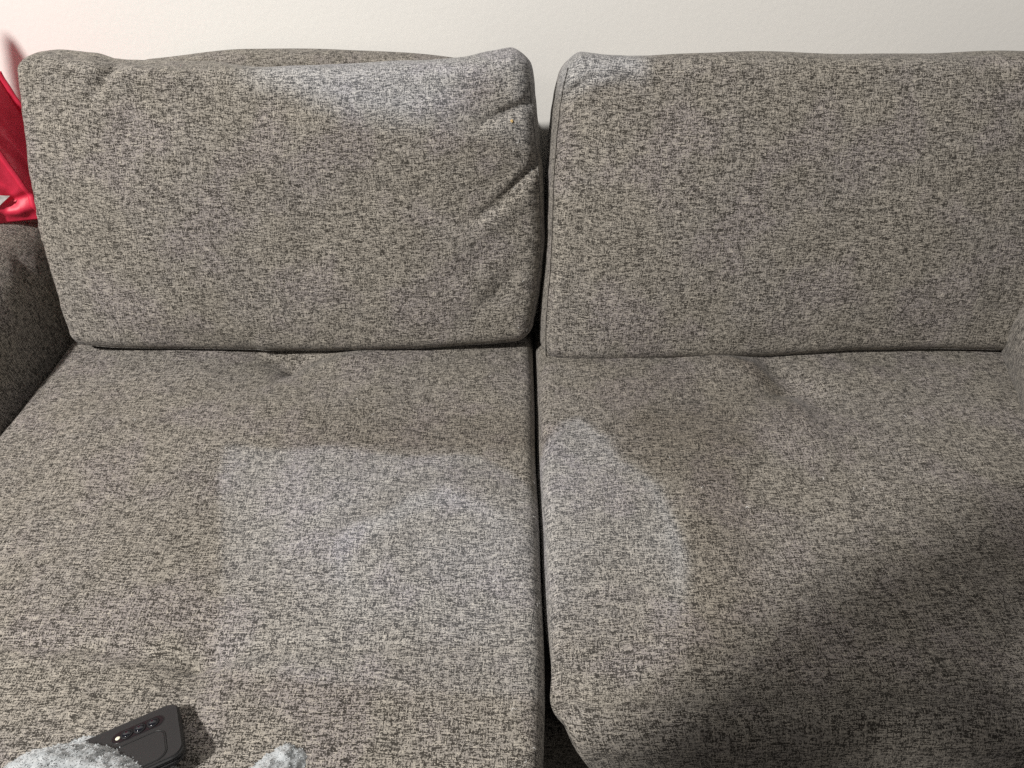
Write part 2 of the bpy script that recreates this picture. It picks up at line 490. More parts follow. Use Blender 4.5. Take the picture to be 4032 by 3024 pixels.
def base(x0, x1, y0, y1):
    P, Fc, UV = box_grid(lin(x0, x1, .02), lin(y0, y1, .02), lin(.07, .262, .02))
    Q = round_box(P, (x0, y0, .07), (x1, y1, .262), .012)
    mesh_obj("base", Q, Fc, M_FAB, sofa, UV)
M_LEG = plain("dark_stained_wood", (.03, .022, .017), .45)
base(-0.70, 0.008, -0.10, 1.28)
base(0.012, 0.78, 0.46, 1.28)
for lx, ly in ((-.64, -.04), (-.05, -.04), (-.64, 1.2), (.70, .52), (.70, 1.2)):
    bm = bmesh.new()
    bmesh.ops.create_cone(bm, cap_ends=True, segments=16, radius1=.016, radius2=.026, depth=.072,
                          matrix=Matrix.Translation((lx, ly, .036)))
    me = bpy.data.meshes.new("leg"); bm.to_mesh(me); bm.free(); me.materials.append(M_LEG)
    o = bpy.data.objects.new("leg", me); COL.objects.link(o); put(o, sofa)

# ------------------------------------------------------------------ loose back cushions
LEAN = math.radians(20)
CL, SL = math.cos(LEAN), math.sin(LEAN)
BASE = np.array([0.0, 1.006, 0.449])

def back_cushion(label, rim_l, rim_r, rim_b, rim_t, folds, bulge, seed, fade_fn, y_off, seams, dense):
    W, H, T = 0.75, 0.43, 0.17
    lo = (0, -.055, 0); hi = (W, T - .055, H)
    fine_x = np.concatenate([lin(0, .55, .0045), lin(.55, W, .0026)[1:]]) if dense == 'r' else np.concatenate([lin(0, .2, .0026), lin(.2, W, .0045)[1:]])
    xs, ys, zs = fine_x, lin(lo[1], hi[1], .007), lin(0, H, .0030)
    P, Fc, UV = box_grid(xs, ys, zs)
    R = (.026, .052, .026)
    def interp(tab, v):
        tab = np.array(tab); o = np.argsort(tab[:, 0])
        a, b = tab[o, 0], tab[o, 1]
        # cosine-eased piecewise interpolation keeps the outline soft
        i = np.clip(np.searchsorted(a, v) - 1, 0, len(a) - 2)
        t = np.clip((v - a[i]) / (a[i + 1] - a[i]), 0, 1)
        return b[i] + (b[i + 1] - b[i]) * (t * .5 + .5 * t * t * (3 - 2 * t))
    def deform(Q):
        s = Q[:, 0] / W; t = Q[:, 2] / H
        tl = t * .44 - .015
        xl, xr = interp(rim_l, tl), interp(rim_r, tl)
        x = xl + (xr - xl) * s
        zb, zt = interp(rim_b, x), interp(rim_t, x)
        z = zb + (zt - zb) * t
        y = Q[:, 1].copy()
        front = sstep(.03, -.03, Q[:, 1])
        uu = np.clip(2 * s - 1, -1, 1); vv = np.clip(2 * t - 1, -1, 1)
        y -= front * bulge * (1 - np.abs(uu) ** 3.2) * (1 - np.abs(vv) ** 2.8)
        y -= front * (.0030 * undulate(x, z, seed, 14) + .0010 * undulate(x, z, seed + 1, 48))
        for pts, wd in folds:
            y += sstep(.06, -.01, Q[:, 1]) * crease(x, z, pts, wd)
        z += .0018 * undulate(x, y * 3, seed + 2, 30) * sstep(.6, 1, t)
        # little puckers gathered along the side seams
        nx_ = np.minimum(Q[:, 0], W - Q[:, 0])
        pk = np.exp(-((nx_ - .012) / .016) ** 2) * sstep(.08, -.02, Q[:, 1])
        y += pk * .0016 * np.abs(undulate(z, z * 0 + seed, seed + 5, 170))
        return np.stack([x, y, z], 1)
    def place(D):
        return np.stack([D[:, 0], BASE[1] + y_off + D[:, 1] * CL + D[:, 2] * SL,
                         BASE[2] - D[:, 1] * SL + D[:, 2] * CL], 1)
    Q = round_box(P, lo, hi, R)
    D = deform(Q)
    f = np.clip(fade_fn(D[:, 0], D[:, 2], D[:, 1]), 0, 1)
    o = mesh_obj("back_cushion", place(D), Fc, M_FADE, None, UV, attrs={"faded": f})
    tag(o, label, "cushion", "loose back cushions of the sofa")
    # seams: where the front panel meets the boxing
    k = math.radians(48)
    for side, z0, z1 in seams:
        zz = np.linspace(z0, z1, 70)
        px = np.full(zz.shape, R[0] * (1 - math.cos(math.pi / 2 - k)) if side == 'l' else W - R[0] * (1 - math.cos(math.pi / 2 - k)))
        if side == 't' or side == 'b':
            tt = np.linspace(.03, W - .03, 120)
            q = np.stack([tt, np.full(tt.shape, lo[1] + R[1] * (1 - math.sin(k))),
                          np.full(tt.shape, H - R[2] * (1 - math.cos(k)) if side == 't' else R[2] * (1 - math.cos(k)))], 1)
        else:
            a = k
            off = R[0] * (1 - math.cos(a))
            q = np.stack([np.full(zz.shape, off if side == 'l' else W - off),
                          np.full(zz.shape, lo[1] + R[1] * (1 - math.sin(a))), zz], 1)
        pts = place(deform(q))
        tube("seam", pts, .0008, M_SEAM_DARK if side == "l" else M_SEAM, o, seg=6)
    return o

def fade_left(x, z, y):
    w = .012 * undulate(x, z, 71, 30)
    low = .335 + .035 * sstep(-.2, -.36, x) - .0 * x
    f = sstep(low - .03, low + .035, z + w) * sstep(-.40, -.33, x + w)
    f *= 1 - .75 * np.exp(-(((x + .03) / .05) ** 2 + ((z - .365) / .035) ** 2))
    return f * sstep(.05, -.0, y) * (1.0 + .15 * undulate(x, z, 72, 20))

def fade_right(x, z, y):
    w = .014 * undulate(x, z, 73, 30)
    return sstep(.36, .40, z + w) * sstep(.20, .15, x + w) * .95 * sstep(.08, -.0, y)

back_left = back_cushion(
    "left back cushion, top edge sagging, creased and faded at its top right corner",
    [(-.015, -.686), (.017, -.688), (.058, -.694), (.13, -.702), (.181, -.706), (.252, -.704), (.324, -.699), (.399, -.695), (.425, -.690)],
    [(-.015, .029), (.018, .035), (.036, .039), (.069, .045), (.109, .049), (.149, .052), (.215, .049), (.26, .046), (.303, .041), (.346, .036), (.379, .033), (.409, .029), (.425, .022)],
    [(-.71, .0), (-.605, -.008), (-.487, -.010), (-.376, -.013), (-.302, -.013), (-.153, -.008), (-.041, -.001), (.05, .006)],
    [(-.72, .418), (-.681, .424), (-.645, .427), (-.593, .422), (-.564, .414), (-.515, .413), (-.436, .411), (-.358, .406), (-.296, .407), (-.229, .408), (-.136, .412), (-.07, .417), (-.03, .423), (-.001, .427), (.03, .423), (.06, .418)],
    folds=[
        ([(.040, .395, .002), (.036, .372, .008), (.020, .355, .011), (-.004, .346, .011), (-.025, .337, .007), (-.05, .327, .003), (-.085, .320, 0)], .0065),
        ([(.052, .325, .006), (.045, .300, .010), (.030, .268, .013), (.008, .246, .013), (-.014, .226, .011), (-.036, .208, .007), (-.055, .198, .003), (-.08, .19, 0)], .0075),
        ([(.026, .335, -.003), (-.01, .322, -.005), (-.05, .305, -.002), (-.09, .295, 0)], .016),
        ([(.012, .225, -.004), (-.016, .200, -.006), (-.045, .182, -.003), (-.08, .17, 0)], .015),
        ([(.018, .275, .006), (-.01, .257, .006), (-.04, .238, .004), (-.08, .225, 0)], .018),
        ([(-.540, .43, .006), (-.553, .402, .013), (-.563, .380, .008), (-.60, .345, 0)], .009),
        ([(-.555, .395, .006), (-.52, .408, .005), (-.44, .412, 0)], .006),
        ([(-.53, .39, -.005), (-.46, .385, -.005), (-.38, .37, 0)], .018),
        ([(-.62, .40, .0), (-.60, .30, -.004), (-.62, .18, 0)], .05),
        ([(-.10, .02, 0), (-.02, .09, .006), (.02, .15, 0)], .014),
        ([(-.16, .05, 0), (-.06, .13, .004), (.02, .20, 0)], .016),
        ([(-.40, .0, .006), (-.50, .02, .004), (-.58, .05, 0)], .014),
        ([(-.30, .395, .004), (-.20, .375, .004), (-.10, .380, 0)], .016),
    ], bulge=.024, seed=100, fade_fn=fade_left, y_off=0.0,
    seams=[('r', .02, .40), ('b', 0, 0)], dense='r')

back_right = back_cushion(
    "right back cushion, plump and straight topped, boxed side facing the gap",
    [(-.035, .050), (-.0, .044), (.025, .0435), (.048, .0435), (.077, .045), (.135, .049), (.176, .0505), (.26, .052), (.312, .055), (.354, .059), (.379, .063), (.404, .069), (.425, .074)],
    [(-.02, .782), (.03, .787), (.10, .797), (.20, .803), (.30, .802), (.425, .795)],
    [(.04, -.016), (.072, -.024), (.097, -.027), (.293, -.021), (.382, -.019), (.515, -.010), (.663, -.008), (.753, -.010), (.82, -.008)],
    [(.05, .412), (.079, .424), (.098, .428), (.141, .423), (.194, .420), (.326, .424), (.458, .423), (.589, .424), (.729, .426), (.82, .426)],
    folds=[
        ([(.068, .360, .004), (.085, .372, .010), (.105, .385, .010), (.13, .392, .004), (.17, .395, 0)], .0055),
        ([(.082, .43, .006), (.088, .412, .008), (.092, .395, .004), (.095, .38, 0)], .0045),
        ([(.098, .43, .004), (.102, .412, .005), (.106, .40, 0)], .004),
        ([(.085, .36, .002), (.10, .375, -.006), (.13, .392, -.005), (.16, .40, 0)], .010),
        ([(.62, .43, 0), (.66, .40, .005), (.70, .36, .002), (.72, .33, 0)], .014),
        ([(.10, .05, 0), (.09, .10, .004), (.10, .16, 0)], .012),
        ([(.05, .18, .002), (.062, .16, .004), (.07, .158, 0)], .006),
    ], bulge=.026, seed=120, fade_fn=fade_right, y_off=-.004,
    seams=[('l', .0, .41), ('b', 0, 0)], dense='l')
# keep seat labels apart
seats = [o for o in sofa.children if o.name.startswith("seat_cushion")]
seats[0]['label'] = "left seat cushion, tufted, long and faded along its inner edge"
seats[1]['label'] = "right seat cushion, rounded front in shadow"

# ------------------------------------------------------------------ red plastic bag
def red_plastic():
    g = NT("glossy_red_plastic")
    oc = g.n('ShaderNodeTexCoord').outputs['Object']
    g.l(g.mix(g.noise(oc, 14.0, 3.0, .6, '3D'), (.74, .028, .075), (.82, .040, .10)), g.b.inputs['Base Color'])
    g.b.inputs['Roughness'].default_value = .48
    g.b.inputs['Specular IOR Level'].default_value = .55
    bp = g.n('ShaderNodeBump'); bp.inputs['Strength'].default_value = .35; bp.inputs['Distance'].default_value = .004
    g.l(g.noise(oc, 38.0, 3.0, .55, '3D'), bp.inputs['Height'])
    g.l(bp.outputs[0], g.b.inputs['Normal'])
    tr = g.n('ShaderNodeBsdfTranslucent'); tr.inputs[0].default_value = (1.0, .05, .14, 1)
    mx = g.n('ShaderNodeMixShader'); mx.inputs[0].default_value = .15
    g.l(g.b.outputs[0], mx.inputs[1]); g.l(tr.outputs[0], mx.inputs[2])
    g.l(mx.outputs[0], g.t.nodes['Material Output'].inputs[0])
    return g.m
M_RED = red_plastic()
M_PRINT = plain("white_print", (.80, .79, .78), .4)

bag = empty("plastic_bag", (-0.87, 1.13, 0.605))
tag(bag, "glossy red plastic bag with white print slumped on the left arm", "bag")
ARM_TOP = 0.606

def sheet(name, grid, mat, parent, thick=.0009):
    n, m = grid.shape[:2]
    V = grid.reshape(-1, 3)
    F = [(i * m + j, i * m + j + 1, (i + 1) * m + j + 1, (i + 1) * m + j) for i in range(n - 1) for j in range(m - 1)]
    o = mesh_obj(name, V, F, mat, parent)
    sol = o.modifiers.new("thickness", 'SOLIDIFY'); sol.thickness = thick; sol.offset = 0
    return o

def wrinkle(A, B, seed):
    out = np.zeros_like(A); r = np.random.default_rng(seed)
    for _ in range(9):
        th = r.uniform(-.5, 1.1); k = r.uniform(30, 95); ph = r.uniform(0, 6.28)
        c = np.sin(k * (A * math.cos(th) + B * math.sin(th)) + ph + 1.5 * np.sin(14 * A + ph))
        out += (1 - np.abs(c)) ** 2 * r.uniform(.3, 1)
    return out / 4

BH = 0.255                                       # bag height
def edge_x(z, x0): return x0 - .225 * (z - ARM_TOP)
NB, MB_ = 90, 90
S, Tt = np.meshgrid(np.linspace(0, 1, NB), np.linspace(0, 1, MB_), indexing='ij')   # across, up
zz = ARM_TOP + .001 + (BH - .055 * S ** 3 + .010 * np.sin(S * 9) * (1 - S) + .150 * np.exp(-((S - .24) / .13) ** 2)) * Tt      # mouth droops towards the right; peak out of view added to shade the wall
z_edge = ARM_TOP + .001 + (BH - .055) * Tt
def creases(A, B, lines):
    out = np.zeros_like(A)
    for pts, wd in lines:
        out += crease(A, B, pts, wd)
    return out
# front panel: from out of view on the left to the upright edge beside the cushion
fx = -1.03 + (edge_x(z_edge, -.738) + 1.03) * S
fz = zz
bow = np.sin(np.pi * np.clip(S, 0, 1)) * np.sin(np.pi * np.clip(Tt * .9 + .05, 0, 1))
fy = 1.052 + (fx + 1.03) * .222 - .020 * bow
fy += .007 * (wrinkle(fx, fz, 3) - .6) * np.clip(np.minimum(S, 1 - S) * 9, 0, 1) * np.clip(Tt * 9, 0, 1)
fy += creases(fx, fz, [([(-.80, .615, 0), (-.775, .640, .006), (-.745, .650, .003)], .006), ([(-.79, .69, .008), (-.775, .655, .006), (-.77, .62, 0)], .007),
                       ([(-.81, .63, -.006), (-.77, .625, -.007), (-.74, .632, -.003)], .008)])
sheet("front_panel", np.stack([fx, fy, fz], 2), M_RED, bag)
# side gusset, pleated inwards
zz_f = zz
zz = z_edge
gx = edge_x(zz, -.738) - .012 * np.sin(np.pi * S) ** 2 + .004 * S
gy0 = fy[-1][None, :]
gy1 = 1.205 + 0 * gy0
gyy = gy0 + (gy1 - gy0) * S
gx = gx + .005 * (wrinkle(gyy, zz, 17) - .6) * np.sin(np.pi * S)
gx += creases(gyy, zz, [([(1.13, .80, .004), (1.15, .72, .008), (1.17, .64, .004)], .010), ([(1.12, .70, -.005), (1.14, .72, -.007), (1.16, .76, 0)], .009)])
sheet("gusset", np.stack([gx, gyy, zz], 2), M_RED, bag)
# rear panel
zz = zz_f
rx = -1.03 + (edge_x(z_edge, -.734) + 1.03) * S
ry = 1.16 + (rx + 1.03) * .155 + .006 * (wrinkle(rx, zz, 9) - .6) * np.sin(np.pi * S)
ry += (1.205 - ry[-1])[None, :] * S ** 6
sheet("rear_panel", np.stack([rx, ry, zz], 2), M_RED, bag)
# welded edge seams, proud of the panels
def seam_strip(xc, yc, z, wx, wy, seed):
    q = np.linspace(-1, 1, 7)[None, :]
    a_ = np.linspace(0, 1, len(z))[:, None]
    jit = .0008 * undulate(z, z * 0, seed, 160)[:, None]
    G = np.stack([xc[:, None] + wx * q + jit, yc[:, None] + wy * q - .0022 * (1 - q * q) - .0012, z[:, None] + 0 * q], 2)
    return sheet("edge_seam", G, M_RED, bag, .0012)
zc = z_edge[0]
seam_strip(edge_x(zc, -.7385), fy[-1] - .0005, zc, .0042, .0008, 5)
seam_strip(edge_x(zc, -.7315), np.full(zc.shape, 1.2035), zc, .0050, .0010, 6)
# printed white star: one point of it reaches into view
def on_front(x, z):
    a_ = int(np.clip((x + 1.03) / .26, 0, 1) * (NB - 1))
    for _ in range(4):
        b_ = int(np.argmin(np.abs(fz[a_] - z))); a_ = int(np.argmin(np.abs(fx[:, b_] - x)))
    k_ = slice(max(a_ - 1, 0), a_ + 2), slice(max(b_ - 1, 0), b_ + 2)
    return float(fy[k_].min())
tri = [(-.866, .699), (-.826, .611), (-.7725, .650)]
n = 26; PV = []; PF = []
for a in range(n + 1):
    for b in range(n + 1 - a):
        u, v = a / n, b / n
        x = tri[0][0] * (1 - u - v) + tri[1][0] * v + tri[2][0] * u
        z = tri[0][1] * (1 - u - v) + tri[1][1] * v + tri[2][1] * u
        PV.append((x, on_front(x, z) - .0016, z))
id_ = {}
c = 0
for a in range(n + 1):
    for b in range(n + 1 - a):
        id_[(a, b)] = c; c += 1
for a in range(n):
    for b in range(n - a):
        PF.append((id_[(a, b)], id_[(a, b + 1)], id_[(a + 1, b)]))
        if b < n - a - 1:
            PF.append((id_[(a + 1, b)], id_[(a, b + 1)], id_[(a + 1, b + 1)]))
pr = mesh_obj("white_print", PV, PF, M_PRINT, bag)

# ------------------------------------------------------------------ phone in a dark case
M_CASE = NT("matt_charcoal_case")
oc = M_CASE.n('ShaderNodeTexCoord').outputs['Object']
M_CASE.l(M_CASE.mix(M_CASE.noise(oc, 900.0, 2.0, .5, '3D'), (.010, .0104, .0115), (.015, .0155, .0165)), M_CASE.b.inputs['Base Color'])
M_CASE.b.inputs['Roughness'].default_value = .55
M_CASE = M_CASE.m
M_EDGE = plain("black_rubber", (.010, .010, .011), .45)
M_GLASS = plain("black_camera_glass", (.004, .004, .006), .30, .25)
M_RING = plain("lens_rim", (.008, .008, .010), .5, .3)
M_LENS = plain("lens_glass", (.006, .007, .012), .10, .5)
M_FLASH = plain("flash_diffuser", (.86, .83, .66), .25)

def rrect(l, w, r, n=9, cx=0, cy=0):
    out = []
    for sx, sy, a0 in ((1, 1, 0), (-1, 1, 90), (-1, -1, 180), (1, -1, 270)):
        for i in range(n + 1):
            a = math.radians(a0 + 90 * i / n)
            out.append((cx + sx * (l / 2 - r) + r * math.cos(a), cy + sy * (w / 2 - r) + r * math.sin(a)))
    return out

def prism(name, prof, layers, mat, parent, cx=0, cy=0):
    """stack of (inset, z) rings made from a profile function inset -> outline"""
    rings = [prof(i) for i, z in layers]
    n = len(rings[0]); V = []; F = []
    for ring, (i, z) in zip(rings, layers):
        V += [(x, y, z) for x, y in ring]
    for k in range(len(layers) - 1):
        for s in range(n):
            F.append((k * n + s, k * n + (s + 1) % n, (k + 1) * n + (s + 1) % n, (k + 1) * n + s))
    F.append(tuple(range(n - 1, -1, -1)))
    F.append(tuple((len(layers) - 1) * n + s for s in range(n)))
    me = bpy.data.meshes.new(name); me.from_pydata(V, [], F); me.materials.append(mat); me.update()
    o = bpy.data.objects.new(name, me); COL.objects.link(o)
    o.parent = parent
    return o

phone = empty("phone")
tag(phone, "phone in a charcoal case lying face down, half under the fleece blanket", "phone")
PL, PW, PT = .150, .0680, .0115
# phone axes: +x towards the top short edge, +y towards the far long edge, z out of its back
a = Vector((-0.3216, 0.3818, 0.471)); b = Vector((-0.2840, 0.3283, 0.490))
ex = Vector((0.880, 0.4745, 0.0)).normalized()
ey = (a - b); ey -= ex * ey.dot(ex); ey.normalize()
ez = ex.cross(ey)
org = (a + b) / 2 - ex * (PL / 2) - ez * PT
mw = Matrix((( ex.x, ey.x, ez.x, org.x), (ex.y, ey.y, ez.y, org.y), (ex.z, ey.z, ez.z, org.z), (0, 0, 0, 1)))
phone.matrix_world = mw
prism("case", lambda i: rrect(PL - 2 * i, PW - 2 * i, .0105 - i * .6), [(.0022, 0), (.0004, .0012), (0, .004), (0, .0098), (.0008, .0116), (.0022, PT)], M_CASE, phone)
rim = prism("bumper", lambda i: rrect(PL + .0016 - 2 * i, PW + .0016 - 2 * i, .0113 - i * .6), [(.0018, .0008), (0, .002), (0, .0050), (.0010, .0056)], M_EDGE, phone)
prism("bumper", lambda i: rrect(PL + .0018 - 2 * i, PW + .0018 - 2 * i, .0114 - i * .6), [(.0010, .0068), (0, .0074), (0, .0096), (.0014, .0106)], M_EDGE, phone)
# camera window: a stadium along the far long edge
cw = (PL / 2 - .0350, PW / 2 - .0165)
win = prism("camera_window", lambda i: rrect(.0450 - 2 * i, .0142 - 2 * i, .0070 - i, 9, *cw), [(0, PT - .001), (0, PT + .0002), (.0004, PT + .0005)], M_GLASS, phone)
prism("camera_rim", lambda i: rrect(.0466 - 2 * i, .0151 - 2 * i, .0075 - i, 9, *cw), [(0, PT - .001), (.0002, PT + .0001), (.0006, PT + .0003)], M_EDGE, phone)
def disc(name, x, y, r, z, mat, parent, h=.0008, dome=0.0):
    seg = 28
    V = []; F = []
    prof = [(r, z - .0012), (r, z + h * .6), (r * .9, z + h)] + [(r * q, z + h + dome * (1 - q * q)) for q in (.75, .5, .25)]
    for rr, zz in prof:
        V += [(x + rr * math.cos(2 * math.pi * s / seg), y + rr * math.sin(2 * math.pi * s / seg), zz) for s in range(seg)]
    for k in range(len(prof) - 1):
        for s in range(seg):
            F.append((k * seg + s, k * seg + (s + 1) % seg, (k + 1) * seg + (s + 1) % seg, (k + 1) * seg + s))
    F.append(tuple((len(prof) - 1) * seg + s for s in range(seg)))
    me = bpy.data.meshes.new(name); me.from_pydata(V, [], F); me.materials.append(mat); me.update()
    me.polygons.foreach_set("use_smooth", [True] * len(me.polygons))
    o = bpy.data.objects.new(name, me); COL.objects.link(o); o.parent = parent
    return o
for lx in (.0130, .0015, -.0095):
    ring = disc("lens", cw[0] + lx, cw[1], .0056, PT + .0005, M_RING, phone, .0008)
    disc("lens_glass", cw[0] + lx, cw[1], .0041, PT + .0010, M_LENS, ring, .0007, .0009)
disc("flash", cw[0] - .0173, cw[1] - .0006, .0021, PT + .0005, M_FLASH, phone, .0003, .0003)
# raised outline of the fold-out panel on the case
def outline(name, pts, rad, mat, parent):
    o = tube(name, [(x, y, z) for x, y, z in pts], rad, mat, None, 6, True)
    o.parent = parent
    return o
outline("panel_groove", [(x, y, PT + .0001) for x, y in rrect(.070, .036, .009, 9, PL / 2 - .048, -PW / 2 + .0215)], .0006, M_EDGE, phone)
prism("fold_out_panel", lambda i: rrect(.068 - 2 * i, .034 - 2 * i, .008 - i, 9, PL / 2 - .048, -PW / 2 + .0215), [(0, PT - .001), (0, PT + .0002), (.0004, PT + .0004)], M_CASE, phone)
prism("side_button", lambda i: [(PL / 2 - .052 + .011 * sx, -PW / 2 - .0006 + .0010 * sy) for sx, sy in ((1, 1), (-1, 1), (-1, -1), (1, -1))], [(0, .0042), (0, .0084)], M_EDGE, phone)

# ------------------------------------------------------------------ fleece blanket
g = NT("grey_fleece")
oc = g.n('ShaderNodeTexCoord').outputs['Object']
n1 = g.noise(oc, 160.0, 2.0, .5, '3D')
g.l(g.mix(g.rng(n1, .34, .66), (.41, .435, .45), (.52, .545, .56)), g.b.inputs['Base Color'])
g.b.inputs['Roughness'].default_value = .95
g.b.inputs['Sheen Weight'].default_value = .35
g.b.inputs['Specular IOR Level'].default_value = .1
M_FLEECE = g.m
blanket = empty("fleece_blanket", (-.33, .22, .452))
tag(blanket, "pale grey fluffy fleece blanket bunched on the left seat over the phone", "blanket")

xs = np.arange(-.56, -.10, .0016); ys = np.arange(.10, .42, .0016)
X, Y = np.meshgrid(xs, ys, indexing='ij')
def seat_h(x, y):
    return SEAT_Z + .008
# crest lines of the folds
def ridge(pts, width, ppow=2.0):
    d, w, s = poly_dist(X, Y, pts)
    return w * np.exp(-(d / width) ** ppow)
Hh = np.maximum.reduce([
    ridge([(-.470, .245, .040), (-.410, .297, .052), (-.365, .300, .060), (-.308, .280, .060), (-.255, .240, .052), (-.21, .19, .03)], .040, 2.8),
    ridge([(-.245, .225, .050), (-.218, .300, .034), (-.202, .326, .020)], .020, 2.4),
    ridge([(-.50, .17, .05), (-.33, .18, .06), (-.20, .17, .05)], .07, 2.6)])
Hh += .004 * undulate(X, Y, 90, 60) * (Hh > .004)
mask = Hh > .0045
nub = np.zeros_like(X)
it = np.nditer([X, Y], flags=['multi_index'])
for xx, yy in it:
    if mask[it.multi_index]:
        q = Vector((float(xx) * 105, float(yy) * 105, float(Hh[it.multi_index]) * 105))
        nub[it.multi_index] = mnoise.turbulence(q, 3, False) 
nub = (nub - nub[mask].mean()) / nub[mask].std()
Z = seat_h(X, Y) - .006 + Hh + 0.0010 * np.clip(nub, -2, 2.5) * mask
ids = -np.ones(X.shape, int)
BV = []
for i in range(X.shape[0]):
    for j in range(X.shape[1]):
        if mask[i, j]:
            ids[i, j] = len(BV)
            e = .0009
            BV.append((X[i, j] + e * math.sin(nub[i, j] * 3), Y[i, j] + e * math.cos(nub[i, j] * 4), Z[i, j]))
BF = []
for i in range(X.shape[0] - 1):
    for j in range(X.shape[1] - 1):
        q = (ids[i, j], ids[i + 1, j], ids[i + 1, j + 1], ids[i, j + 1])
        if min(q) >= 0:
            BF.append(q)
cloth = mesh_obj("fleece", BV, BF, M_FLEECE, blanket)
# short curly pile standing off the cloth
nrm = np.zeros((len(BV), 3)); cloth.data.vertices.foreach_get("normal", nrm.ravel())
nrm = np.array([v.normal[:] for v in cloth.data.vertices])
BVa = np.array(BV)
vis = np.where((BVa[:, 1] > .20))[0]
pick = RNG.choice(vis, size=min(15000, len(vis)), replace=False)
FV = []; FF = []
for k in pick:
    p = Vector(BVa[k]); nn = (Vector(nrm[k]) + Vector(RNG.normal(0, .55, 3))).normalized()
    t = nn.orthogonal().normalized()
    t = (t * math.cos(k) + nn.cross(t) * math.sin(k))
    L = RNG.uniform(.0006, .0015); w = .00040
    c1 = p + nn * L * .6 + t * L * .15; c2 = p + nn * L + t * L * .55
    s = nn.cross(t) * w
    bidx = len(FV)
    FV += [p - s, p + s, c1 + s, c1 - s, c2]
    FF += [(bidx, bidx + 1, bidx + 2, bidx + 3), (bidx + 3, bidx + 2, bidx + 4)]
tag(mesh_obj("pile", FV, FF, M_FLEECE, blanket), kind='stuff')

